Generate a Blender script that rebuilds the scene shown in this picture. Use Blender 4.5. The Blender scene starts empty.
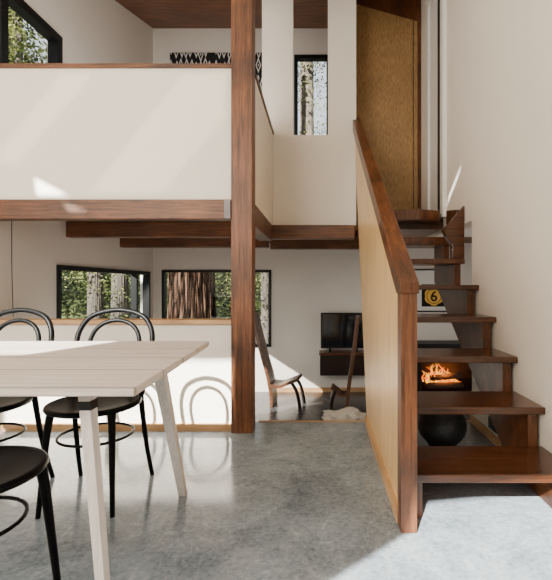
import bpy, bmesh, math, random
from mathutils import Vector, Matrix, noise
from mathutils.geometry import tessellate_polygon
random.seed(7)
S = bpy.context.scene
col = S.collection
F = 430.0; VX = 320.0; VY = 285.0; H = 1.02
FLOW = -0.47     # sunken floor level
XR = 1.13        # right wall
XL = -2.33       # left wall of the back room
YB = 6.0         # far wall
DECK = 1.63

# ---------------------------------------------------------------- materials
def newmat(name):
    m = bpy.data.materials.new(name); m.use_nodes = True
    nt = m.node_tree; b = nt.nodes['Principled BSDF']
    return m, nt, b
def plain(name, c, rough=.6, metal=0, var=.06, scale=6, bump=0, coat=0, spec=.5):
    m, nt, b = newmat(name)
    tc = nt.nodes.new('ShaderNodeTexCoord')
    n = nt.nodes.new('ShaderNodeTexNoise'); n.inputs['Scale'].default_value = scale; n.inputs['Detail'].default_value = 5
    nt.links.new(tc.outputs['Object'], n.inputs['Vector'])
    r = nt.nodes.new('ShaderNodeValToRGB')
    r.color_ramp.elements[0].position = .3; r.color_ramp.elements[1].position = .7
    r.color_ramp.elements[0].color = tuple(x*(1-var) for x in c)+(1,)
    r.color_ramp.elements[1].color = tuple(min(1, x*(1+var)) for x in c)+(1,)
    nt.links.new(n.outputs['Fac'], r.inputs['Fac']); nt.links.new(r.outputs['Color'], b.inputs['Base Color'])
    b.inputs['Roughness'].default_value = rough; b.inputs['Metallic'].default_value = metal
    b.inputs['Coat Weight'].default_value = coat; b.inputs['Specular IOR Level'].default_value = spec
    if bump:
        bp_ = nt.nodes.new('ShaderNodeBump'); bp_.inputs['Strength'].default_value = bump; bp_.inputs['Distance'].default_value = .01
        nt.links.new(n.outputs['Fac'], bp_.inputs['Height']); nt.links.new(bp_.outputs['Normal'], b.inputs['Normal'])
    return m
def wood(name, dark, light, stretch=(1, 12, 12), rough=.45, scale=3, bump=.15, knots=0.0, plank=None, blotch=(.75, 1.2), seam=.035):
    m, nt, b = newmat(name)
    tc = nt.nodes.new('ShaderNodeTexCoord'); mp = nt.nodes.new('ShaderNodeMapping')
    mp.inputs['Scale'].default_value = stretch
    nt.links.new(tc.outputs['Object'], mp.inputs['Vector'])
    n = nt.nodes.new('ShaderNodeTexNoise'); n.inputs['Scale'].default_value = scale; n.inputs['Detail'].default_value = 10
    n.inputs['Roughness'].default_value = .66
    n.inputs['Distortion'].default_value = .4
    nt.links.new(mp.outputs['Vector'], n.inputs['Vector'])
    r = nt.nodes.new('ShaderNodeValToRGB')
    r.color_ramp.elements[0].position = .29; r.color_ramp.elements[1].position = .71
    r.color_ramp.elements[0].color = dark+(1,); r.color_ramp.elements[1].color = light+(1,)
    nt.links.new(n.outputs['Fac'], r.inputs['Fac'])
    out = r.outputs['Color']
    n2 = nt.nodes.new('ShaderNodeTexNoise'); n2.inputs['Scale'].default_value = 2.6; n2.inputs['Detail'].default_value = 5
    nt.links.new(tc.outputs['Object'], n2.inputs['Vector'])
    mr = nt.nodes.new('ShaderNodeMapRange'); mr.inputs[1].default_value = .3; mr.inputs[2].default_value = .7
    mr.inputs[3].default_value = blotch[0]; mr.inputs[4].default_value = blotch[1]
    nt.links.new(n2.outputs['Fac'], mr.inputs[0])
    mx = nt.nodes.new('ShaderNodeMix'); mx.data_type = 'RGBA'; mx.blend_type = 'MULTIPLY'; mx.inputs[0].default_value = 1
    nt.links.new(out, mx.inputs[6]); nt.links.new(mr.outputs[0], mx.inputs[7]); out = mx.outputs[2]
    if plank:
        sp = nt.nodes.new('ShaderNodeSeparateXYZ'); nt.links.new(tc.outputs['Object'], sp.inputs[0])
        a = nt.nodes.new('ShaderNodeMath'); a.operation = 'DIVIDE'; a.inputs[1].default_value = plank[1]
        nt.links.new(sp.outputs[plank[0]], a.inputs[0])
        fr = nt.nodes.new('ShaderNodeMath'); fr.operation = 'FRACT'; nt.links.new(a.outputs[0], fr.inputs[0])
        g = nt.nodes.new('ShaderNodeMath'); g.operation = 'GREATER_THAN'; g.inputs[1].default_value = seam
        nt.links.new(fr.outputs[0], g.inputs[0])
        m2 = nt.nodes.new('ShaderNodeMapRange'); m2.inputs[3].default_value = .5; m2.inputs[4].default_value = 1
        nt.links.new(g.outputs[0], m2.inputs[0])
        mx2 = nt.nodes.new('ShaderNodeMix'); mx2.data_type = 'RGBA'; mx2.blend_type = 'MULTIPLY'; mx2.inputs[0].default_value = 1
        nt.links.new(out, mx2.inputs[6]); nt.links.new(m2.outputs[0], mx2.inputs[7]); out = mx2.outputs[2]
    nt.links.new(out, b.inputs['Base Color'])
    b.inputs['Roughness'].default_value = rough
    bp_ = nt.nodes.new('ShaderNodeBump'); bp_.inputs['Strength'].default_value = bump; bp_.inputs['Distance'].default_value = .004
    nt.links.new(n.outputs['Fac'], bp_.inputs['Height']); nt.links.new(bp_.outputs['Normal'], b.inputs['Normal'])
    return m
def barkm(name, crack, dark, light, sc=(9, 9, 1.1)):
    m, nt, b = newmat(name)
    tc = nt.nodes.new('ShaderNodeTexCoord'); mp = nt.nodes.new('ShaderNodeMapping'); mp.inputs['Scale'].default_value = sc
    nt.links.new(tc.outputs['Object'], mp.inputs['Vector'])
    w = nt.nodes.new('ShaderNodeTexNoise'); w.inputs['Scale'].default_value = 1.3; w.inputs['Detail'].default_value = 6
    nt.links.new(mp.outputs['Vector'], w.inputs['Vector'])
    ad = nt.nodes.new('ShaderNodeMix'); ad.data_type = 'RGBA'; ad.blend_type = 'ADD'; ad.inputs[0].default_value = .9
    nt.links.new(mp.outputs['Vector'], ad.inputs[6]); nt.links.new(w.outputs['Color'], ad.inputs[7])
    v = nt.nodes.new('ShaderNodeTexVoronoi'); v.feature = 'DISTANCE_TO_EDGE'; v.inputs['Scale'].default_value = 1.4
    nt.links.new(ad.outputs[2], v.inputs['Vector'])
    r = nt.nodes.new('ShaderNodeValToRGB'); r.color_ramp.elements[0].position = .02; r.color_ramp.elements[0].color = crack+(1,)
    r.color_ramp.elements[1].position = .32; r.color_ramp.elements[1].color = light+(1,)
    e = r.color_ramp.elements.new(.12); e.color = dark+(1,)
    nt.links.new(v.outputs['Distance'], r.inputs['Fac']); nt.links.new(r.outputs['Color'], b.inputs['Base Color'])
    b.inputs['Roughness'].default_value = 1; b.inputs['Specular IOR Level'].default_value = 0
    bp_ = nt.nodes.new('ShaderNodeBump'); bp_.inputs['Strength'].default_value = 1; bp_.inputs['Distance'].default_value = .08
    nt.links.new(v.outputs['Distance'], bp_.inputs['Height']); nt.links.new(bp_.outputs['Normal'], b.inputs['Normal'])
    return m
def concrete(name, dark, light, r0=.18, r1=.5, veins=False):
    m, nt, b = newmat(name)
    tc = nt.nodes.new('ShaderNodeTexCoord')
    n = nt.nodes.new('ShaderNodeTexNoise'); n.inputs['Scale'].default_value = 2.6; n.inputs['Detail'].default_value = 15; n.inputs['Roughness'].default_value = .80
    n.inputs['Distortion'].default_value = .3
    f = nt.nodes.new('ShaderNodeTexNoise'); f.inputs['Scale'].default_value = 45; f.inputs['Detail'].default_value = 10; f.inputs['Roughness'].default_value = .8
    nt.links.new(tc.outputs['Object'], n.inputs['Vector']); nt.links.new(tc.outputs['Object'], f.inputs['Vector'])
    mx = nt.nodes.new('ShaderNodeMix'); mx.data_type = 'FLOAT'; mx.inputs[0].default_value = .45
    nt.links.new(n.outputs['Fac'], mx.inputs[2]); nt.links.new(f.outputs['Fac'], mx.inputs[3])
    r = nt.nodes.new('ShaderNodeValToRGB'); r.color_ramp.elements[0].position = .38; r.color_ramp.elements[1].position = .62
    r.color_ramp.elements[0].color = dark+(1,); r.color_ramp.elements[1].color = light+(1,)
    nt.links.new(mx.outputs[0], r.inputs['Fac']); out = r.outputs['Color']
    if veins:
        q = nt.nodes.new('ShaderNodeTexNoise'); q.inputs['Scale'].default_value = 2.6; q.inputs['Detail'].default_value = 8; q.inputs['Distortion'].default_value = 1.2
        nt.links.new(tc.outputs['Object'], q.inputs['Vector'])
        s1 = nt.nodes.new('ShaderNodeMath'); s1.operation = 'SUBTRACT'; s1.inputs[1].default_value = .5; nt.links.new(q.outputs['Fac'], s1.inputs[0])
        s2 = nt.nodes.new('ShaderNodeMath'); s2.operation = 'ABSOLUTE'; nt.links.new(s1.outputs[0], s2.inputs[0])
        mr2 = nt.nodes.new('ShaderNodeMapRange'); mr2.inputs[1].default_value = 0; mr2.inputs[2].default_value = .007; mr2.inputs[3].default_value = 1.3; mr2.inputs[4].default_value = 1.0
        nt.links.new(s2.outputs[0], mr2.inputs[0])
        mm = nt.nodes.new('ShaderNodeMix'); mm.data_type = 'RGBA'; mm.blend_type = 'MULTIPLY'; mm.inputs[0].default_value = 1
        nt.links.new(out, mm.inputs[6]); nt.links.new(mr2.outputs[0], mm.inputs[7]); out = mm.outputs[2]
    nt.links.new(out, b.inputs['Base Color'])
    mr = nt.nodes.new('ShaderNodeMapRange'); mr.inputs[1].default_value = .35; mr.inputs[2].default_value = .65
    mr.inputs[3].default_value = r0; mr.inputs[4].default_value = r1
    nt.links.new(mx.outputs[0], mr.inputs[0]); nt.links.new(mr.outputs[0], b.inputs['Roughness'])
    bp_ = nt.nodes.new('ShaderNodeBump'); bp_.inputs['Strength'].default_value = .04; bp_.inputs['Distance'].default_value = .004
    nt.links.new(f.outputs['Fac'], bp_.inputs['Height']); nt.links.new(bp_.outputs['Normal'], b.inputs['Normal'])
    return m
def emis(name, c, s, c2=None):
    m, nt, b = newmat(name)
    tc = nt.nodes.new('ShaderNodeTexCoord')
    n = nt.nodes.new('ShaderNodeTexNoise'); n.inputs['Scale'].default_value = 14
    nt.links.new(tc.outputs['Object'], n.inputs['Vector'])
    r = nt.nodes.new('ShaderNodeValToRGB'); r.color_ramp.elements[0].position = .4; r.color_ramp.elements[1].position = .6
    r.color_ramp.elements[0].color = c+(1,); r.color_ramp.elements[1].color = (c2 or c)+(1,)
    nt.links.new(n.outputs['Fac'], r.inputs['Fac']); nt.links.new(r.outputs['Color'], b.inputs['Emission Color'])
    b.inputs['Emission Strength'].default_value = s; b.inputs['Base Color'].default_value = (.1, .02, 0, 1)
    return m
def glassm(name='window glass', tint=(1, 1, 1), gl=.02):
    m = bpy.data.materials.new(name); m.use_nodes = True; nt = m.node_tree; nt.nodes.clear()
    o = nt.nodes.new('ShaderNodeOutputMaterial'); t = nt.nodes.new('ShaderNodeBsdfTransparent'); g = nt.nodes.new('ShaderNodeBsdfGlossy')
    t.inputs['Color'].default_value = tint+(1,)
    g.inputs['Roughness'].default_value = .02; mx = nt.nodes.new('ShaderNodeMixShader'); mx.inputs[0].default_value = gl
    nt.links.new(t.outputs[0], mx.inputs[1]); nt.links.new(g.outputs[0], mx.inputs[2]); nt.links.new(mx.outputs[0], o.inputs[0])
    return m
def leafm(name, c1, c2):
    m, nt, b = newmat(name)
    tc = nt.nodes.new('ShaderNodeTexCoord')
    n = nt.nodes.new('ShaderNodeTexNoise'); n.inputs['Scale'].default_value = .9; n.inputs['Detail'].default_value = 6
    nt.links.new(tc.outputs['Object'], n.inputs['Vector'])
    r = nt.nodes.new('ShaderNodeValToRGB'); r.color_ramp.elements[0].position = .40; r.color_ramp.elements[1].position = .62
    r.color_ramp.elements[0].color = c1+(1,); r.color_ramp.elements[1].color = c2+(1,)
    nt.links.new(n.outputs['Fac'], r.inputs['Fac']); nt.links.new(r.outputs['Color'], b.inputs['Base Color'])
    b.inputs['Roughness'].default_value = .8; b.inputs['Specular IOR Level'].default_value = .1
    tr = nt.nodes.new('ShaderNodeBsdfTranslucent'); nt.links.new(r.outputs['Color'], tr.inputs['Color'])
    mx = nt.nodes.new('ShaderNodeMixShader'); mx.inputs[0].default_value = .4
    nt.links.new(b.outputs[0], mx.inputs[1]); nt.links.new(tr.outputs[0], mx.inputs[2])
    nt.links.new(mx.outputs[0], nt.nodes['Material Output'].inputs[0])
    return m
def textile():
    m, nt, b = newmat('black and white geometric weave')
    tc = nt.nodes.new('ShaderNodeTexCoord'); mp = nt.nodes.new('ShaderNodeMapping'); mp.inputs['Scale'].default_value = (15, .01, 5)
    nt.links.new(tc.outputs['Object'], mp.inputs['Vector'])
    v = nt.nodes.new('ShaderNodeTexVoronoi'); v.distance = 'MANHATTAN'; v.inputs['Scale'].default_value = 1; v.inputs['Randomness'].default_value = .45
    nt.links.new(mp.outputs['Vector'], v.inputs['Vector'])
    r = nt.nodes.new('ShaderNodeValToRGB'); r.color_ramp.interpolation = 'CONSTANT'
    r.color_ramp.elements[0].color = (.75, .73, .70, 1); r.color_ramp.elements[1].position = .60; r.color_ramp.elements[1].color = (.008, .008, .01, 1)
    e = r.color_ramp.elements.new(.16); e.color = (.008, .008, .01, 1); e = r.color_ramp.elements.new(.40); e.color = (.75, .73, .70, 1)
    nt.links.new(v.outputs['Distance'], r.inputs['Fac']); nt.links.new(r.outputs['Color'], b.inputs['Base Color'])
    b.inputs['Roughness'].default_value = .9
    return m

M = dict(
 white=plain('warm white plaster', (.88, .82, .735), .7, var=.012, scale=2),
 whitec=plain('white plaster far', (.82, .775, .71), .7, var=.012, scale=2),
 concrete=concrete('polished concrete', (.092, .117, .145), (.38, .43, .47), .04, .20, True),
 lowfloor=concrete('dark slab', (.035, .035, .038), (.09, .09, .09), .15, .35),
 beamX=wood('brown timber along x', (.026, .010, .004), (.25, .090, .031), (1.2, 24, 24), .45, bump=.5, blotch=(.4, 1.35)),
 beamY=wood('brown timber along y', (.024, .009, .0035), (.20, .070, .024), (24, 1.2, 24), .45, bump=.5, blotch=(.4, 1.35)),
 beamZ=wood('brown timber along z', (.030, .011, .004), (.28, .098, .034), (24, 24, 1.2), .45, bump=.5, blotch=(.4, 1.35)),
 tread=wood('dark brown stair timber', (.020, .007, .0025), (.135, .046, .017), (1.2, 20, 20), .22),
 rail=wood('rail timber', (.030, .011, .004), (.22, .076, .026), (20, 3, 3), .32, blotch=(.45, 1.3)),
 ply=wood('honey oak ply', (.62, .36, .12), (.95, .66, .31), (40, 10, .6), .30, 3, .03, blotch=(.93, 1.05)),
 oak=wood('light oak trim', (.46, .25, .10), (.64, .40, .20), (2, 2, 14), .5, 3, .03),
 osb=wood('ochre brown plywood', (.20, .11, .038), (.47, .285, .115), (12, 10, 2.5), .5, 6, .03, blotch=(.8, 1.12)),
 ceil=wood('warm ceiling boards', (.06, .022, .008), (.28, .10, .036), (1, 12, 12), .5, 3, .1, plank=(1, .16)),
 table=wood('bleached table boards', (.60, .49, .425), (.91, .82, .755), (1, 26, 26), .34, 3, .03, plank=(1, .235), blotch=(.94, 1.04), seam=.05),
 tleg=wood('whitewashed leg', (.68, .61, .57), (.90, .85, .81), (20, 20, 1), .5, 3, .03, blotch=(.93, 1.05)),
 black=plain('black lacquer', (.003, .003, .0034), .40, var=.2, coat=0, spec=.10),
 matte=plain('matte black steel', (.006, .006, .007), .5, var=.2, spec=.3),
 screen=plain('screen', (.006, .007, .010), .08, var=.1, spec=.8),
 iron=plain('speckled cast iron', (.028, .029, .031), .5, var=.5, scale=60, bump=.3),
 frame=plain('black window frame', (.004, .006, .007), .45, var=.1, spec=.3),
 glass=glassm(), tinted=glassm('tinted sun filter', (.22, .205, .18), .03),  # tinted pane added to dim sun through the ceiling holes
 door=plain('white door paint', (.84, .82, .78), .45, var=.01),
 darkwood=wood('espresso wood', (.008, .004, .0025), (.036, .015, .009), (3, 3, 10), .35),
 chairwood=wood('brown chair plank', (.034, .015, .008), (.19, .080, .040), (3, 3, 10), .35),
 fleece=plain('cream fleece', (.80, .71, .58), .95, var=.08, scale=40, bump=.3),
 paper=plain('black print paper', (.008, .008, .008), .6, var=.1, spec=.2),
 mat=plain('white mount', (.88, .87, .82), .8, var=.01),
 gold=plain('gold ink', (.88, .50, .05), .5, var=.12, scale=14),
 steel=plain('grey steel bracket', (.10, .09, .09), .4, 1, var=.2),
 textile=textile(),
 bark=barkm('redwood bark', (.003, .002, .0015), (.028, .015, .010), (.11, .066, .045), (9, 9, .9)),
 bark2=wood('grey bark', (.012, .010, .008), (.11, .09, .07), (9, 9, 1), .95, 3, .8),
 bark3=wood('pale bark', (.03, .022, .017), (.22, .17, .135), (9, 9, 1), .95, 3, .8),
 leaf=leafm('leaves mid', (.04, .06, .016), (.34, .36, .12)),
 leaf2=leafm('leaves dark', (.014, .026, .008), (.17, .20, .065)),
 leaf3=leafm('leaves darkest', (.006, .012, .004), (.11, .13, .05)),  # darkest leaf green, for the undergrowth
 soil=plain('forest floor', (.03, .026, .017), .95, var=.5, scale=3),
 flame=emis('flame', (1, .13, .003), 2.6, (1, .44, .04)),
 log=plain('charred logs', (.09, .045, .025), .9, var=.5, scale=25, bump=.5),
 firebrick=plain('sooty firebrick', (.06, .035, .025), .9, var=.3, spec=.1),
)

# ---------------------------------------------------------------- helpers
def wloc(o):
    v = Vector((0, 0, 0))
    while o: v += o.location; o = o.parent
    return v
def tag(o, label=None, cat=None, group=None, kind=None):
    if label: o['label'] = label
    if cat: o['category'] = cat
    if group: o['group'] = group
    if kind: o['kind'] = kind
    return o
def empty(name, loc=(0, 0, 0), label=None, cat=None, group=None, kind=None):
    o = bpy.data.objects.new(name, None); col.objects.link(o); o.location = loc; o.empty_display_size = .1
    return tag(o, label, cat, group, kind)
def catmull(pts, n=8, closed=False):
    pts = [Vector(p) for p in pts]; out = []; N = len(pts)
    segs = N if closed else N-1
    for i in range(segs):
        if closed: p0, p1, p2, p3 = (pts[(i+k-1) % N] for k in range(4))
        else: p0, p1, p2, p3 = pts[max(i-1, 0)], pts[i], pts[i+1], pts[min(i+2, N-1)]
        for k in range(n):
            t = k/n
            out.append(.5*((2*p1)+(p2-p0)*t+(2*p0-5*p1+4*p2-p3)*t*t+(3*p1-p0-3*p2+p3)*t**3))
    if not closed: out.append(pts[-1])
    return out
class MB:
    def __init__(s): s.bm = bmesh.new()
    def box(s, x0, x1, y0, y1, z0, z1):
        v = [s.bm.verts.new(p) for p in ((x0,y0,z0),(x1,y0,z0),(x1,y1,z0),(x0,y1,z0),(x0,y0,z1),(x1,y0,z1),(x1,y1,z1),(x0,y1,z1))]
        for f in ((0,3,2,1),(4,5,6,7),(0,1,5,4),(1,2,6,5),(2,3,7,6),(3,0,4,7)): s.bm.faces.new([v[i] for i in f])
        return s
    def bar(s, p0, p1, w, d, w1=None, d1=None):      # rectangular bar between two points, horizontal cut ends
        p0 = Vector(p0); p1 = Vector(p1); w1 = w1 or w; d1 = d1 or d
        vs = []
        for p, a, b in ((p0, w, d), (p1, w1, d1)):
            for sx, sy in ((-1,-1),(1,-1),(1,1),(-1,1)): vs.append(s.bm.verts.new((p.x+sx*a/2, p.y+sy*b/2, p.z)))
        for f in ((0,3,2,1),(4,5,6,7),(0,1,5,4),(1,2,6,5),(2,3,7,6),(3,0,4,7)): s.bm.faces.new([vs[i] for i in f])
        return s
    def plate(s, axis, c0, c1, outer, holes=()):     # polygon in the plane normal to axis, thick from c0 to c1
        def mk(u, v, c): return {'x': (c, u, v), 'y': (u, c, v), 'z': (u, v, c)}[axis]
        loops = [list(outer)]+[list(h) for h in holes]
        tris = tessellate_polygon([[Vector((u, v, 0)) for u, v in L] for L in loops])
        flat = [p for L in loops for p in L]
        A = [s.bm.verts.new(mk(u, v, c0)) for u, v in flat]; B = [s.bm.verts.new(mk(u, v, c1)) for u, v in flat]
        for t in tris:
            s.bm.faces.new([A[i] for i in t]); s.bm.faces.new([B[i] for i in reversed(t)])
        k = 0
        for L in loops:
            n = len(L)
            for i in range(n):
                a, b = k+i, k+(i+1) % n
                s.bm.faces.new((A[a], A[b], B[b], B[a]))
            k += n
        return s
    def tube(s, pts, r, seg=10, closed=False):
        pts = [Vector(p) for p in pts]; n = len(pts)
        rs = r if isinstance(r, (list, tuple)) else [r]*n
        if len(rs) == 2 and n != 2: rs = [rs[0]+(rs[1]-rs[0])*i/(n-1) for i in range(n)]
        prev = None; rings = []
        for i, p in enumerate(pts):
            if closed: t = pts[(i+1) % n]-pts[i-1]
            else: t = pts[min(i+1, n-1)]-pts[max(i-1, 0)]
            t.normalize()
            if prev is None:
                prev = t.orthogonal().normalized()
            u = (prev-t*prev.dot(t)).normalized(); prev = u; w = t.cross(u)
            rings.append([s.bm.verts.new(p+(u*math.cos(a)+w*math.sin(a))*rs[i]) for a in [2*math.pi*k/seg for k in range(seg)]])
        m = n if closed else n-1
        for i in range(m):
            A = rings[i]; B = rings[(i+1) % n]
            off = 0
            if closed and i == n-1:
                off = min(range(seg), key=lambda o: (A[0].co-B[o].co).length)
            for k in range(seg):
                f = s.bm.faces.new((A[k], A[(k+1) % seg], B[(k+1+off) % seg], B[(k+off) % seg])); f.smooth = True
        if not closed:
            s.bm.faces.new(rings[0][::-1]); s.bm.faces.new(rings[-1])
        return s
    def lathe(s, prof, c=(0,0,0), seg=40):
        c = Vector(c); rings = []
        for r, z in prof:
            rings.append([s.bm.verts.new(c+Vector((r*math.cos(2*math.pi*k/seg), r*math.sin(2*math.pi*k/seg), z))) for k in range(seg)])
        for a, b in zip(rings, rings[1:]):
            for k in range(seg):
                f = s.bm.faces.new((a[k], a[(k+1) % seg], b[(k+1) % seg], b[k])); f.smooth = True
        s.bm.faces.new(rings[0][::-1]); s.bm.faces.new(rings[-1])
        return s
    def build(s, name, mat, parent=None, bevel=0, kind=None, label=None):
        bmesh.ops.recalc_face_normals(s.bm, faces=s.bm.faces)
        if parent:
            s.bm.transform(Matrix.Translation(-wloc(parent)))
        me = bpy.data.meshes.new(name); s.bm.to_mesh(me); s.bm.free()
        me.materials.append(M[mat] if isinstance(mat, str) else mat)
        o = bpy.data.objects.new(name, me); col.objects.link(o)
        if parent: o.parent = parent
        if bevel:
            b = o.modifiers.new('bevel', 'BEVEL'); b.width = bevel; b.segments = 2; b.limit_method = 'ANGLE'
        if kind: o['kind'] = kind
        if label: o['label'] = label
        return o
def copy_tree(o, parent=None):
    c = o.copy(); col.objects.link(c); c.parent = parent
    for ch in list(o.children): copy_tree(ch, c)
    return c
def rect(u0, u1, v0, v1): return [(u0, v0), (u1, v0), (u1, v1), (u0, v1)]
def struct(name, mb, mat, parent=None, bevel=0): return mb.build(name, mat, parent, bevel, kind='structure')

# ---------------------------------------------------------------- room shell
D = Vector((.25, .6, -.45))
YR = -1.6; ZC = 4.6
def bpw(X, Y, Z): t = (Y-YR)/D.y; return (X-D.x*t, Z-D.z*t)
def bpc(X, Y, Z): t = (ZC-Z)/-D.z; return (X-D.x*t, Y-D.y*t)
struct('floor', MB().plate('z', -.6, 0, [(-5, YR), (XR, YR), (XR, 3.2), (-3.4, 3.2), (-3.4, 1.0), (-5, 1.0)]), 'concrete')
struct('floor_lower', MB().plate('z', FLOW-.1, FLOW, rect(XL-.1, 2.7, 3.2, 6.1)), 'lowfloor')
hA = rect(-4.15, -2.5, 3.2, 3.98)
hB = [bpw(*p) for p in ((-.35, 1.15, 0), (1.12, 1.15, 0), (1.12, 2.15, 0), (.5, 2.05, 0), (.36, 1.8, 0), (-.02, 1.47, 0))]
struct('wall_sun_mask', MB().plate('y', YR-.04, YR, rect(-5.1, XR+.1, 0, 4.62), [hA, hB]), 'white')  # unseen sun occluder; openings shaped to throw the sun patches
hC = [bpc(*p) for p in ((-1.98, 2.98, 1.76), (-1.96, 2.98, 1.615), (-1.70, 2.98, 1.615))]
hD = [bpc(*p) for p in ((-1.80, 2.95, 1.585), (-1.72, 2.95, 1.50), (-1.48, 2.95, 1.50))]
hE = [bpc(*p) for p in ((XR, 3.83, 1.70), (XR, 3.78, 1.80), (XR, 3.44, 1.98), (XR, 3.48, 1.90))]
hF = [bpc(*p) for p in ((-1.62, 2.98, 1.63), (-.95, 2.98, 2.48), (-.66, 2.98, 2.48), (-.66, 2.98, 2.15), (-1.10, 2.98, 1.63))]
hG = [bpc(*p) for p in ((-2.25, 2.98, 1.90), (-1.80, 2.98, 2.48), (-1.55, 2.98, 2.48), (-2.12, 2.98, 1.80))]
struct('ceiling_sun_mask', MB().plate('z', ZC, ZC+.03, [(-5.1, YR-.1), (XR+.1, YR-.1), (XR+.1, 3.0), (-3.5, 3.0), (-3.5, 1.1), (-5.1, 1.1)], [hC, hD, hE, hF, hG]), 'white')  # out of view; holes back-projected to shape sun patches and streaks
struct('sun_filter_1', MB().plate('z', ZC+.012, ZC+.016, hF), 'tinted')  # added filter pane, weakens the sun to a faint band on the guard
struct('sun_filter_2', MB().plate('z', ZC+.012, ZC+.016, hG), 'tinted')  # added filter pane for the second faint guard band
def cz(y): return 4.6-.31*(6-y)
mb = MB()
mb.plate('x', XL-.1, 2.7, [(3.0, cz(3.0)), (6.15, cz(6.15)), (6.15, cz(6.15)+.15), (3.0, cz(3.0)+.15)])
struct('ceiling', mb, 'ceil')
struct('wall_upper', MB().plate('y', 3.0, 3.06, rect(-3.4, 2.7, 3.75, 4.75)), 'white')
struct('wall_right', MB().plate('x', XR, XR+.1, [(YR, 0), (3.2, 0), (3.2, 1.5), (4.93, 1.5), (4.93, 4.6), (3.0, 4.6), (YR, 4.6)], [rect(3.93, 4.37, DECK+.03, 3.85)]), 'white')
struct('wall_left_front', MB().plate('x', -5.1, -5, rect(YR, 1.0, 0, 4.65)), 'white')
struct('wall_left_jog', MB().plate('y', 1.0, 1.08, rect(-5.1, -3.48, -.1, 4.65)), 'white')  # unseen jog, shaped so the beam into the lounge clears the corner
struct('wall_left_middle', MB().plate('x', -3.48, -3.4, rect(1.0, 3.08, -.1, 4.65)), 'white')
struct('wall_left_return', MB().plate('y', 3.0, 3.08, rect(-3.4, XL, -.1, 4.65)), 'white')
W1 = (3.80, 5.86, .30, 1.20); WU = (3.12, 3.86, 2.1, 3.24)
struct('wall_left', MB().plate('x', XL-.12, XL, rect(3.1, 6.0, FLOW, 4.7), [rect(*W1), rect(*WU)]), 'whitec')
W2 = (-2.20, -.68, .16, 1.23); W3 = (-.36, .14, 2.9, 4.22)
struct('wall_back', MB().plate('y', YB, YB+.12, rect(XL-.12, 2.7, FLOW, 4.7), [rect(*W2), rect(*W3)]), 'whitec')
struct('wall_lower_right', MB().plate('x', 2.6, 2.7, rect(3.2, 6, FLOW, 4.7)), 'whitec')
struct('wall_lower_front', MB().plate('y', 3.1, 3.2, rect(XR+.1, 2.7, FLOW, 4.6)), 'whitec')
struct('wall_half', MB().box(XL, -.62, 3.02, 3.12, 0, .745), 'white')
struct('trim_1', MB().box(XL, -.615, 2.995, 3.145, .745, .775), 'oak', bevel=.003)
struct('baseboard_half', MB().box(XL, -.615, 3.0, 3.02, 0, .05), 'oak')
struct('wall_guard', MB().box(XL, -.61, 2.98, 3.08, 1.61, 2.52), 'white')
struct('trim_2', MB().box(XL, -.61, 2.965, 3.095, 2.52, 2.55), 'beamX', bevel=.003)
struct('wall_guard_side', MB().box(-.53, -.47, 3.11, 4.3, 1.61, 2.52), 'white')
struct('trim_3', MB().box(-.54, -.46, 3.11, 4.3, 2.52, 2.55), 'beamY')
struct('wall_inner', MB().plate('y', 4.3, 4.38, [(-.58, 1.62), (.36, 1.62), (.36, cz(4.3)), (.08, cz(4.3)), (.08, 2.52), (-.27, 2.52), (-.27, cz(4.3)), (-.58, cz(4.3))]), 'white')
struct('wall_closet_side', MB().box(.34, .37, 4.38, 6, DECK, 4.6), 'white')
struct('floor_upper', MB().plate('z', 1.605, DECK+.02, [(XL, 3.08), (-.54, 3.08), (-.54, 4.38), (.36, 4.38), (.36, 4.82), (XR, 4.82), (2.6, 4.82), (2.6, 6), (XL, 6)]), 'ceil')
struct('ceiling_lower', MB().box(XR+.1, 2.6, 3.2, 4.82, 1.56, 1.62), 'whitec')
d = empty('door_1', (.77, 4.81, DECK)); d['kind'] = 'structure'
MB().plate('y', 4.81, 4.85, [(.37, DECK), (1.09, DECK), (1.09, 3.97), (.37, 4.17)]).build('door_panel', 'osb', d)
MB().plate('y', 4.80, 4.86, [(1.09, DECK), (XR, DECK), (XR, 4.3), (.37, 4.3), (.37, 4.17), (1.09, 3.97)]).build('door_jamb', 'rail', d)
MB().box(1.04, 1.047, 4.806, 4.812, DECK, 3.98).build('seam', 'darkwood', d)
d = empty('door_2', (XR, 4.15, DECK+.03)); d['kind'] = 'structure'
mb = MB(); mb.box(XR-.035, XR+.1, 3.84, 3.93, DECK, 3.94); mb.box(XR-.035, XR+.1, 4.37, 4.46, DECK, 3.94); mb.box(XR-.035, XR+.1, 3.93, 4.37, 3.85, 3.94)
mb.build('door_frame', 'door', d, .003)
MB().box(XR-.012, XR+.03, 4.09, 4.36, DECK+.03, 3.84).build('door_panel', 'door', d)
MB().box(XR-.013, XR+.03, 3.94, 4.088, DECK+.03, 3.84).build('seal', 'matte', d)
struct('baseboard_right', MB().box(XR-.015, XR, YR, 3.2, 0, .055), 'oak')
struct('trim_4', MB().box(-.46, XR, 3.2, 3.225, -.06, .004), 'oak')
struct('baseboard_back', MB().box(-.66, 1.24, 5.98, 6.0, FLOW, FLOW+.06), 'oak')

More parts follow.
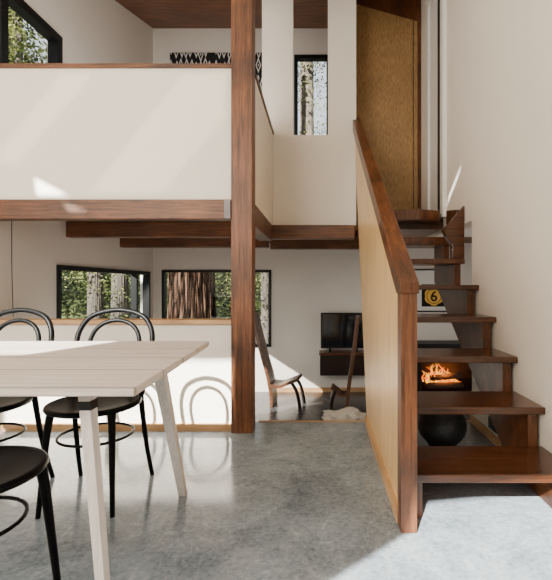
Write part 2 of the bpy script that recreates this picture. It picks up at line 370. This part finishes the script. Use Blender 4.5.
# ---------------------------------------------------------------- windows
def window_y(name, w, y, fw=.04, mull=(), fm='frame'):
    x0, x1, z0, z1 = w
    o = empty(name, ((x0+x1)/2, y, z0)); o['kind'] = 'structure'
    mb = MB().plate('y', y-.03, y+.07, rect(*w), [rect(x0+fw, x1-fw, z0+fw, z1-fw)])
    for m in mull: mb.box(m-.02, m+.02, y-.02, y+.06, z0+fw, z1-fw)
    mb.build('window_frame', fm, o)
    MB().box(x0+fw, x1-fw, y+.03, y+.036, z0+fw, z1-fw).build('pane', 'glass', o)
    return o
def window_x(name, w, x, fw=.04, mull=()):
    y0, y1, z0, z1 = w
    o = empty(name, (x, (y0+y1)/2, z0)); o['kind'] = 'structure'
    mb = MB().plate('x', x-.07, x+.02, rect(*w), [rect(y0+fw, y1-fw, z0+fw, z1-fw)])
    for m in mull: mb.box(x-.06, x+.015, m-.025, m+.025, z0+fw, z1-fw)
    mb.build('window_frame', 'frame', o)
    MB().box(x-.03, x-.024, y0+fw, y1-fw, z0+fw, z1-fw).build('pane', 'glass', o)
    return o
window_x('window_1', W1, XL, .045, (5.45,))
window_y('window_2', W2, YB, .035)
window_y('window_3', W3, YB, .05)
window_x('window_4', WU, XL, .07)

# ---------------------------------------------------------------- timber frame
o = empty('timber_post', (-.5375, 3.03, 0), 'tall reddish-brown square timber post rising from the concrete floor past the white balcony', 'post')
MB().box(-.612, -.466, 2.955, 3.10, 0, 3.66).build('shaft', 'beamZ', o, .004)
mb = MB().box(-.655, -.613, 2.938, 2.948, 1.475, 1.60); mb.build('bracket', 'steel', o, label='grey steel bracket tying the beam to the post')
def beam(name, a, mat, label, group=None):
    mb = MB().box(*a); b = mb.build(name, mat, None, .004)
    c = Vector(((a[0]+a[1])/2, (a[2]+a[3])/2, a[4]))
    b.data.transform(Matrix.Translation(-c)); b.location = c
    tag(b, label, 'beam', group); return b
beam('timber_beam', (XL, -.613, 2.95, 3.06, 1.475, 1.608), 'beamX', 'long brown timber beam directly under the white balcony wall, left of the tall post')
beam('timber_beam', (XL, -.60, 3.94, 4.04, 1.46, 1.60), 'beamX', 'dark timber beam below the balcony, second one back from the front edge')
beam('timber_beam', (XL, -.60, 5.0, 5.1, 1.46, 1.60), 'beamX', 'dark timber beam nearest the back windows under the balcony')
beam('timber_beam', (-.60, -.47, 3.105, 4.2, 1.45, 1.608), 'beamY', 'short brown beam running away from the tall post under the balcony return')
beam('timber_beam', (-.58, .34, 4.22, 4.34, 1.475, 1.61), 'beamX', 'brown beam below the white inner wall between post and staircase')
beam('timber_beam', (-.58, .9, 5.0, 5.1, 1.44, 1.60), 'beamX', 'lower dark beam deep behind the brown beam over the lounge')

# ---------------------------------------------------------------- staircase
R = .204; G = .298; Y0 = 1.847; XP0 = .332; XP1 = .400
TH = {1: .036, 2: .036, 3: .036, 4: .036, 5: .034, 6: .04, 7: .07}
st = empty('staircase', (.75, 1.8, 0), 'open-riser dark timber staircase with honey-coloured side panel rising beside the white wall', 'staircase')
for k in range(1, 8):
    yk_ = Y0+G*(k-1); zk = R*k
    MB().box(XP1+.002, XR-.004, yk_, yk_+.335, zk-TH[k], zk).build('tread', 'tread' if k < 6 else 'rail', st, .005)
def yk(k): return Y0+G*(k-1)
prof = [(yk(1)+.04, 0)]
for k in range(1, 8): prof += [(yk(k)+.04, R*k-TH[k]), (yk(k+1)+.04, R*k-TH[k])]
prof += [(yk(8)+.04, 1.05), (2.36, 0)]
MB().plate('x', XP1+.004, XP1+.05, prof).build('stringer', 'rail', st, .003)
MB().plate('x', XR-.075, XR-.025, prof).build('stringer', 'rail', st, .003)
MB().box(XP1+.002, XR-.004, 3.93, 4.79, 1.53, DECK).build('landing', 'rail', st, .004)
MB().plate('z', 1.585, 1.675, [(.415, 3.76), (.86, 3.70), (1.05, 3.78), (1.09, 3.95), (.415, 3.95)]).build('winder_board', 'rail', st, .005)
MB().plate('y', 3.345, 3.42, [(.965, 1.45), (1.124, 1.64), (1.124, 1.226), (1.03, 1.226), (1.03, 1.34), (.985, 1.40)]).build('skirt_board', 'tread', st, .004)
MB().plate('x', XR-.045, XR-.004, [(3.42, 1.30), (3.70, 1.40), (3.70, 1.66), (3.42, 1.62)]).build('skirt_board', 'tread', st, .003)
MB().plate('x', XP0+.012, XP1-.012, [(1.84, 0), (3.15, 0), (4.36, 2.64), (1.84, 1.0)]).build('side_panel', 'ply', st)
MB().box(XP0, XP1, 1.765, 1.845, 0, 1.03).build('newel_post', 'beamZ', st, .004)
MB().plate('x', XP0-.006, XP1+.006, [(1.755, 1.03), (1.755, .985), (1.845, .985), (4.40, 2.62), (4.40, 2.74)]).build('handrail', 'rail', st, .004)
MB().plate('x', XP0-.004, XP0+.012, [(1.846, 0), (3.13, 0), (3.15, .06), (1.846, .06)]).build('base_strip', 'oak', st)

# ---------------------------------------------------------------- dining table
tb = empty('dining_table', (-1.45, 1.6, 0), 'long pale bleached-wood dining table with slanted whitewashed legs', 'table')
MB().plate('z', .726, .75, [(-2.6, 1.13), (-.487, 1.13), (-.534, 2.07), (-2.6, 2.07)]).build('tabletop', 'table', tb, .003)
MB().box(-2.45, -.71, 1.35, 1.40, .67, .726).build('rail', 'tleg', tb)
MB().box(-2.45, -.71, 1.72, 1.77, .67, .726).build('rail', 'tleg', tb)
MB().box(-.74, -.71, 1.26, 1.82, .695, .726).build('cross_bar', 'tleg', tb)
LEGS = [((-.59, 1.20, 0), (-.69, 1.27, .726), .024, .03, .034, .04), ((-.665, 2.09, 0), (-.675, 1.78, .726), .034, .034, .048, .046),
        ((-2.5, 1.20, 0), (-2.42, 1.30, .726), .03, .04, .05, .055), ((-2.5, 2.05, 0), (-2.42, 1.80, .726), .03, .04, .05, .055)]
for a, b, w0, d0, w1, d1 in LEGS:
    lg = MB().bar(a, b, w0, d0, w1, d1).build('leg', 'tleg', tb, .0012)
    A = Vector(a); B = Vector(b); p0 = A.lerp(B, .905); p1 = A.lerp(B, .94)
    MB().bar(p0, p1, w1*1.06, d1*1.06, w1*1.06, d1*1.06).build('bracket', 'matte', lg)

# ---------------------------------------------------------------- bentwood chairs
def make_chair():
    r = empty('dining_chair')
    MB().lathe([(.001, .437), (.19, .437), (.205, .443), (.211, .452), (.207, .462), (.197, .466), (.185, .462), (.10, .458), (.001, .457)]).build('seat', 'black', r)
    o = [(.168, .135, .45), (.183, .175, .56), (.196, .208, .68), (.187, .235, .78), (.13, .256, .855), (0, .268, .885)]
    o += [(-x, y, z) for x, y, z in o[-2::-1]]
    MB().tube(catmull(o, 6), .0135, 10).build('back_hoop', 'black', r)
    i = [(.085, .17, .455), (.112, .19, .58), (.130, .212, .68), (.118, .232, .76), (.072, .247, .812), (0, .255, .83)]
    i += [(-x, y, z) for x, y, z in i[-2::-1]]
    MB().tube(catmull(i, 6), .0115, 10).build('inner_hoop', 'black', r)
    for s in (-1, 1):
        MB().tube(catmull([(s*.168, .135, .455), (s*.172, .155, .34), (s*.178, .19, .18), (s*.188, .245, 0)], 6), [.0145, .011], 10).build('leg', 'black', r)
    for s in (-1, 1):
        MB().tube(catmull([(s*.135, -.125, .44), (s*.142, -.138, .36), (s*.150, -.155, .2), (s*.160, -.175, 0)], 6), [.019, .0105], 10).build('leg', 'black', r)
    ring = [(.165*math.cos(a), .02+.165*math.sin(a), .30) for a in [2*math.pi*k/28 for k in range(28)]]
    MB().tube(ring, .0065, 8, True).build('stretcher_ring', 'black', r)
    return r
ch = make_chair(); grp = 'black bentwood chairs around the table'
spots = [(-1.08, 2.06, .04, 'black bentwood chair behind the table, complete hooped back visible and nearest the tall post'),
         (-1.62, 2.05, -.05, 'black bentwood chair behind the table, cut off by the left picture edge'),
         (-1.06, 1.29, math.radians(80), 'black bentwood chair nearest the camera, only its round seat and legs in view')]
for n, (x, y, a, lb) in enumerate(spots):
    c = ch if n == 0 else copy_tree(ch)
    c.location = (x, y, 0); c.rotation_euler.z = a; tag(c, lb, 'chair', grp)

# ---------------------------------------------------------------- lounge chairs
def lounge(x, y, rz, label, k=1.0, lean=1.0):
    r = empty('lounge_chair', (0, 0, 0), label, 'chair')
    def board(pts, th, y0, y1):
        P = catmull([(a, 0, b) for a, b in pts], 6); L = []; Q = []
        for i, p in enumerate(P):
            t = (P[min(i+1, len(P)-1)]-P[max(i-1, 0)]).normalized(); n_ = Vector((t.z, 0, -t.x))*th/2
            L.append((p.x+n_.x, p.z+n_.z)); Q.append((p.x-n_.x, p.z-n_.z))
        return MB().plate('y', y0, y1, L+Q[::-1])
    bk = [(-.30, 1.14), (-.25, .90), (-.17, .60), (-.10, .35), (-.06, .12), (-.06, 0)]
    bk = [(a*lean, b) for a, b in bk]
    for y0, y1 in ((-.12, -.003), (.003, .12)):
        board(bk, .04, y0, y1).build('back_plank', 'chairwood', r, .004)
    board([(-.11*k, .27), (.05*k, .26), (.22*k, .31), (.34*k, .35)], .035, -.2*k, .2*k).build('seat', 'chairwood', r, .004)
    for q in (-1, 1):
        MB().tube(catmull([(.24*k, q*.17*k, .32), (.32*k, q*.17*k, .22), (.36*k, q*.17*k, .1), (.38*k, q*.17*k, 0)], 5), .022, 8).build('leg', 'darkwood', r)
    r.location = (x, y, FLOW); r.rotation_euler.z = rz
    return r
lounge(-.52, 5.35, -.15, 'dark wooden plank-back lounge chair just right of the tall post, facing right', .8)
lounge(.275, 4.86, math.radians(176), 'dark lounge chair half hidden by the stair panel, its tall back leaning right', .42, .5)
def fleece_pt(th, ph):
    d = Vector((math.cos(th)*math.sin(ph), math.sin(th)*math.sin(ph), math.cos(ph)))
    f = 1+.35*noise.noise(d*2.3)+.25*noise.noise(d*7)+random.uniform(-.04, .04)
    return Vector((.26+.21*d.x*f, 4.58+.10*d.y*f, FLOW+.088+.084*d.z*min(f, 1.04)+(.02*math.sin(d.x*5) if d.z > .3 else 0)))
mb = MB(); N = 48; K = 20
rows = [[mb.bm.verts.new(fleece_pt(2*math.pi*i/N, math.pi*(.03+.94*k/K))) for i in range(N)] for k in range(K+1)]
for a, b in zip(rows, rows[1:]):
    for i in range(N): mb.bm.faces.new((a[i], a[(i+1) % N], b[(i+1) % N], b[i])).smooth = True
mb.bm.faces.new(rows[0]); mb.bm.faces.new(rows[-1][::-1])
o = mb.build('sheepskin', 'fleece'); tag(o, 'shaggy cream sheepskin lying low beside the stair panel', 'sheepskin')

# ---------------------------------------------------------------- television and cabinet
t = empty('floating_cabinet', (.31, 5.8, -.20), 'dark wall-hung media cabinet directly below the television', 'cabinet')
MB().box(0.0, .67, 5.74, 5.99, -.19, .10).build('body', 'matte', t, .004)
MB().box(-.012, .682, 5.715, 5.99, .085, .115).build('top', 'rail', t, .004)
for a in (.01, .34):
    MB().box(a, a+.32, 5.725, 5.74, -.18, .08).build('door', 'darkwood', t, .002)
t = empty('television', (.32, 5.8, .115), 'flat black television standing on the wall-hung cabinet', 'television')
MB().box(.01, .62, 5.80, 5.84, .165, .645).build('casing', 'matte', t, .005)
MB().box(.03, .60, 5.796, 5.80, .185, .625).build('screen', 'screen', t)
for a in (.12, .48): MB().box(a, a+.03, 5.79, 5.85, .116, .17).build('foot', 'matte', t)

# ---------------------------------------------------------------- fireplace
t = empty('fireplace', (1.72, 5.8, FLOW), 'black steel fireplace with a burning log fire, seen through the open stairs', 'fireplace')
MB().plate('y', 5.66, 5.74, rect(1.24, 2.45, FLOW, .22), [rect(1.34, 2.1, -.43, .05)]).build('surround', 'matte', t, .004)
mb = MB().box(1.31, 2.14, 5.98, 5.995, FLOW, .1); mb.box(1.29, 1.33, 5.74, 5.99, FLOW, .1); mb.box(2.11, 2.15, 5.74, 5.99, FLOW, .1); mb.box(1.31, 2.14, 5.74, 5.99, .06, .10); mb.box(1.31, 2.14, 5.74, 5.99, FLOW, FLOW+.04)
mb.build('firebox', 'firebrick', t)
MB().box(1.22, 2.47, 5.62, 5.995, .22, .25).build('mantel', 'matte', t, .003)
for a in ((1.42, 5.90, -.36, 1.96, 5.89, -.36), (1.46, 5.80, -.34, 1.9, 5.80, -.33), (1.5, 5.86, -.25, 1.92, 5.83, -.20)):
    g = empty('firewood_log', ((a[0]+a[3])/2, (a[1]+a[4])/2, min(a[2], a[5])-.04))
    MB().tube([a[:3], a[3:]], .042, 9).build('wood', 'log', g)
    tag(g, 'charred log burning inside the black fireplace', 'log', 'logs in the fire')
mb = MB()
for i in range(60):
    x = 1.42+.0077*i+random.uniform(-.015, .015); y = random.uniform(5.82, 5.94); h = random.uniform(.06, .30)*(1-abs(i-22)/52)
    q = random.uniform(-.05, .05)
    pts = [(x, y, -.31), (x+q*.3, y, -.31+h*.35), (x-q*.6, y, -.31+h*.7), (x+q, y, -.31+h)]
    P = catmull(pts, 4); n_ = len(P)
    mb.tube(P, [max(.0008, random.choice((.004, .007, .011))*math.sin(math.pi*(.3+.7*k/(n_-1)))) for k in range(n_)], 7)
o = mb.build('flames', 'flame'); tag(o, 'orange flames rising from the logs in the fireplace', 'fire'); o['kind'] = 'stuff'

# ---------------------------------------------------------------- framed print
t = empty('framed_print', (1.58, 5.99, .64), 'framed print with a round gold emblem on black, on the wall above the fireplace', 'picture')
fx0, fx1, fz0, fz1 = 1.29, 1.88, .645, 1.24
MB().plate('y', 5.955, 5.995, rect(fx0, fx1, fz0, fz1), [rect(fx0+.018, fx1-.018, fz0+.018, fz1-.018)]).build('frame', 'matte', t)
MB().box(fx0+.018, fx1-.018, 5.985, 5.99, fz0+.018, fz1-.018).build('mount', 'mat', t)
pr = MB().box(fx0+.125, fx1-.125, 5.982, 5.985, fz0+.075, fz1-.21).build('print', 'paper', t)
cx, cz_ = (fx0+fx1)/2, .865
def disc(r0, r1, y, mat, name, scallop=0):
    mb = MB(); n = 72
    A = [mb.bm.verts.new((cx+r0*math.cos(2*math.pi*k/n), y, cz_+r0*math.sin(2*math.pi*k/n))) for k in range(n)]
    B = [mb.bm.verts.new((cx+(r1+scallop*abs(math.sin(6*math.pi*k/n)))*math.cos(2*math.pi*k/n), y, cz_+(r1+scallop*abs(math.sin(6*math.pi*k/n)))*math.sin(2*math.pi*k/n))) for k in range(n)]
    for k in range(n): mb.bm.faces.new((A[k], A[(k+1) % n], B[(k+1) % n], B[k]))
    return mb.build(name, mat, pr)
disc(.001, .120, 5.981, 'gold', 'emblem_disc', .015)
disc(.096, .104, 5.9805, 'paper', 'emblem_ring')
cu = bpy.data.curves.new('numeral', 'FONT'); cu.body = '6'; cu.size = .20; cu.align_x = 'CENTER'; cu.align_y = 'CENTER'; cu.extrude = .0008; cu.offset = .003
tmp = bpy.data.objects.new('tmp', cu); col.objects.link(tmp); bpy.context.view_layer.update()
me = bpy.data.meshes.new_from_object(tmp.evaluated_get(bpy.context.evaluated_depsgraph_get())); bpy.data.objects.remove(tmp)
me.materials.clear(); me.materials.append(M['paper'])
me.transform(Matrix.Rotation(math.pi/2, 4, 'X'))
zs = [v.co.z for v in me.vertices]; xs = [v.co.x for v in me.vertices]
me.transform(Matrix.Translation((-(min(xs)+max(xs))/2, 0, -(min(zs)+max(zs))/2)))
nu = bpy.data.objects.new('numeral', me); col.objects.link(nu); nu.parent = pr; nu.location = Vector((cx, 5.979, cz_))-wloc(pr)

# ---------------------------------------------------------------- small things
t = empty('round_pot', (.77, 2.72, 0), 'round speckled black pot on the concrete under the stairs', 'pot')
pf = [(.055, 0), (.08, .004)]+[(.152*math.sin(a), .138-.135*math.cos(a)) for a in [math.radians(d) for d in range(40, 160, 8)]]+[(.048, .27), (.033, .265)]
MB().lathe(pf, (.77, 2.72, 0)).build('bowl', 'iron', t)
MB().lathe([(.036, .268), (.038, .284), (.030, .287), (.001, .286)][::-1], (.77, 2.72, 0), 24).build('rim', 'iron', t)
t = empty('wall_outlet', (XR-.01, 2.80, .13), 'small black outlet low on the white wall behind the stairs', 'outlet')
MB().box(XR-.012, XR-.001, 2.72, 2.86, .075, .15).build('plate', 'matte', t, .002)
MB().box(XR-.015, XR-.012, 2.76, 2.82, .09, .135).build('socket', 'screen', t)
o = MB().tube(catmull([(-2.265, 3.16, 1.60), (-2.265, 3.16, 1.2), (-2.255, 3.16, .79)], 4), .0028, 6).build('hanging_cord', 'matte')
tag(o, 'thin dark cord hanging from under the balcony at the left edge', 'cord')
o = MB().box(-2.08, -.80, 5.955, 5.985, 2.7, 4.24).build('wall_hanging', 'textile'); tag(o, 'black and white patterned textile hanging on the upper back wall', 'wall hanging')

# ---------------------------------------------------------------- outside
GZ = -1.0
g = MB(); N = 24
V = [[g.bm.verts.new((-22+40*i/N, 6.3+22*k/N, GZ+.25*noise.noise(Vector((i*.6, k*.6, 0))))) for k in range(N+1)] for i in range(N+1)]
for i in range(N):
    for k in range(N): g.bm.faces.new((V[i][k], V[i+1][k], V[i+1][k+1], V[i][k+1]))
struct('ground_outside', g, 'soil')
struct('ground_side', MB().box(-22, XL-.3, 3.3, 6.25, GZ-.1, GZ), 'soil')
def trunk(mb, x, y, r, h, seg=84, lean=0, big=False):
    rows = []
    nz = 110 if big else 50
    if big: seg = 220
    for j in range(nz+1):
        z = GZ-.15+h*j/nz; rr = r*(1-.35*j/nz)*(1+.35*math.exp(-(j/nz*h)/.6))
        row = []
        for k in range(seg):
            a = 2*math.pi*k/seg
            f = 1+.04*noise.noise(Vector((math.cos(a)*3, math.sin(a)*3, z*.3+x)))
            if big:
                q = noise.noise(Vector((math.cos(a)*7, math.sin(a)*7, z*.55)))
                q2 = noise.noise(Vector((math.cos(a)*17, math.sin(a)*17, z*1.6)))
                f += .08*(1-abs(q)*2)+.05*(1-abs(q2)*2)-.07
            else: f += .08*noise.noise(Vector((math.cos(a)*9, math.sin(a)*9, z*1.1+x)))
            row.append(mb.bm.verts.new((x+lean*j/nz+rr*f*math.cos(a), y+rr*f*math.sin(a), z)))
        rows.append(row)
    for A, B in zip(rows, rows[1:]):
        for k in range(seg): mb.bm.faces.new((A[k], A[(k+1) % seg], B[(k+1) % seg], B[k]))
    mb.bm.faces.new(rows[-1])
def leafquad(mb, p, size):
    u = Vector((random.gauss(0, 1), random.gauss(0, 1), random.gauss(0, .5))).normalized(); w = u.orthogonal().normalized()
    s = size*random.uniform(.6, 1.3)
    mb.bm.faces.new([mb.bm.verts.new(q) for q in (p-u*s, p+w*s*.4, p+u*s, p-w*s*.4)])
def leaves(mb, x, y, rad, z0, z1, n, size, cl=40):
    cs = [(x+random.gauss(0, rad*.6), y+random.gauss(0, rad*.6), random.uniform(z0, z1)) for _ in range(cl)]
    for i in range(n):
        c = random.choice(cs)
        p = Vector((c[0]+random.gauss(0, .28), max(6.45, c[1]+random.gauss(0, .28)) if c[0] > -3 else c[1]+random.gauss(0, .28), c[2]+random.gauss(0, .14)))
        if p.x > XL-.25 and p.y < 6.4: continue
        leafquad(mb, p, size)
def tree(x, y, r, h, fz, label, group=None, bark='bark2', leaf='leaf', n=2600, rad=1.0, lean=0, size=.045):
    t = empty('tree', (x, y, GZ), label, 'tree', group)
    mb = MB(); trunk(mb, x, y, r, h, lean=lean, big=r > .38); mb.build('trunk', bark, t)
    mb = MB(); leaves(mb, x, y, rad, fz[0], fz[1], n, size)
    mb.build('foliage', leaf, t)
tree(-2.56, 8.6, .47, 9, (4.5, 7.5), 'huge furrowed reddish tree trunk standing close outside the lower back window', bark='bark', leaf='leaf2', n=1200, rad=.5)
tree(-2.10, 12.4, .19, 9, (.2, 4), 'dark slender trunk just right of the huge reddish one', n=1600, rad=.45, leaf='leaf', bark='bark2', size=.035)
tree(-1.20, 9.4, .10, 9, (.2, 4), 'thin trunk at the right side of the lower back window', n=1800, rad=.3, leaf='leaf', size=.035)
gl = 'slender leafy woodland tree standing farther back in the forest'; gg = 'forest trees behind the house'
for x, y, r in ((-4.7, 9.0, .16), (-6.6, 7.2, .2), (-9.0, 12.2, .26), (-9.6, 8.0, .24), (-4.2, 13.2, .26), (-1.4, 15.6, .2), (-10.9, 15.0, .3), (-5.4, 11.6, .22)):
    tree(x, y, r, 5.5 if x == -6.6 else 12, (-.9, 4.2), gl, gg, leaf=random.choice(['leaf', 'leaf2']), n=2600, rad=.45, size=.035)
tree(-7.0, 10.0, .10, 12, (5.2, 8.8), 'tall airy tree whose bright leaves fill the upper left window', leaf='leaf', n=6500, rad=.62, size=.06)
tree(-.35, 11.4, .22, 13, (4, 9), 'straight pale trunk framed by the tall narrow upper window', n=3000, rad=.5, bark='bark3', leaf='leaf2')
tree(.75, 16.2, .18, 13, (3, 11), 'thin second trunk in the tall narrow upper window', n=4000, rad=.8, bark='bark3')
mb = MB()
for i in range(30000):
    x = random.uniform(-19, 5); y = random.uniform(18.5, 21) if x > -14 else random.uniform(5, 20)
    leafquad(mb, Vector((x, y, GZ+5.6*random.random()**1.5)), .12)
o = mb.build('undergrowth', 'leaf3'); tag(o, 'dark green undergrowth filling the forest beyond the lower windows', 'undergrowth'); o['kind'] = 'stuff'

# ---------------------------------------------------------------- light
w = bpy.data.worlds.new('sky'); S.world = w; w.use_nodes = True
bg = w.node_tree.nodes['Background']
tc = w.node_tree.nodes.new('ShaderNodeTexCoord'); sp = w.node_tree.nodes.new('ShaderNodeSeparateXYZ'); rp = w.node_tree.nodes.new('ShaderNodeValToRGB')
rp.color_ramp.elements[0].position = .03; rp.color_ramp.elements[0].color = (.05, .06, .04, 1); rp.color_ramp.elements[1].position = .3; rp.color_ramp.elements[1].color = (.85, .93, 1, 1)
w.node_tree.links.new(tc.outputs['Generated'], sp.inputs[0]); w.node_tree.links.new(sp.outputs[2], rp.inputs[0]); w.node_tree.links.new(rp.outputs[0], bg.inputs['Color'])
bg.inputs['Strength'].default_value = 1.6
def light(name, kind, loc, rot, power, size=None, color=(1, 1, 1), d=None):
    L = bpy.data.lights.new(name, kind); L.energy = power; L.color = color
    if kind == 'AREA': L.shape = 'RECTANGLE'; L.size, L.size_y = size
    if kind == 'SUN': L.angle = math.radians(.5)
    o = bpy.data.objects.new(name, L); col.objects.link(o); o.location = loc
    if d is not None: o.rotation_euler = Vector(d).to_track_quat('-Z', 'Y').to_euler()
    else: o.rotation_euler = rot
    return o
light('sun', 'SUN', (-3, -6, 8), None, 34, color=(1, .985, .90), d=D)
dl = Vector((1.93, 1.5, -1.34))
sl = light('sun_wedge_spot', 'SPOT', Vector((-2.33, 4.70, .85))-dl*3.5, None, 38000, color=(1, .94, .84), d=dl)  # added outdoor spot standing in for sun, throws the wedge on the back wall
sl.data.spot_size = math.radians(11); sl.data.spot_blend = .05; sl.data.shadow_soft_size = .04
light('front_fill', 'AREA', (-2.4, -1.5, 2.6), None, 205, (2.6, 2.0), (1, .92, .80), d=(-.02, 1, -.02))  # added soft fill behind the camera, no window opening there
light('left_fill', 'AREA', (-4.9, -.3, 1.9), None, 60, (2.2, 1.8), (.95, .98, 1), d=(1, .35, -.05))  # added soft fill from the left, the wall there is solid
light('lounge_fill', 'AREA', (2.5, 4.6, .6), None, 13, (1.8, 1.2), (1, .96, .90), d=(-1, .25, -.05))  # added fill, hidden behind the right wall
light('lounge_fill', 'AREA', (-1.5, 3.35, .15), None, 7, (1.4, .5), (1, .96, .90), d=(.25, 1, .45))  # added fill, hidden behind the half wall
light('loft_fill', 'AREA', (-1.4, 3.5, 1.95), None, 20, (1.5, .5), (1, .97, .93), d=(0, .6, 1))  # added fill for the upper room, hidden below the guard top
light('fire_light', 'POINT', (1.68, 5.77, -.1), (0, 0, 0), 5, color=(1, .38, .07))

# ---------------------------------------------------------------- camera
cam = bpy.data.cameras.new('camera'); co = bpy.data.objects.new('camera', cam); col.objects.link(co)
co.location = (0, 0, H); co.rotation_euler = (math.pi/2, 0, 0)
cam.sensor_width = 36; cam.lens = F/580*36; cam.sensor_fit = 'AUTO'
cam.shift_x = -(VX-276)/580; cam.shift_y = (VY-290)/580
cam.clip_start = .05
S.camera = co
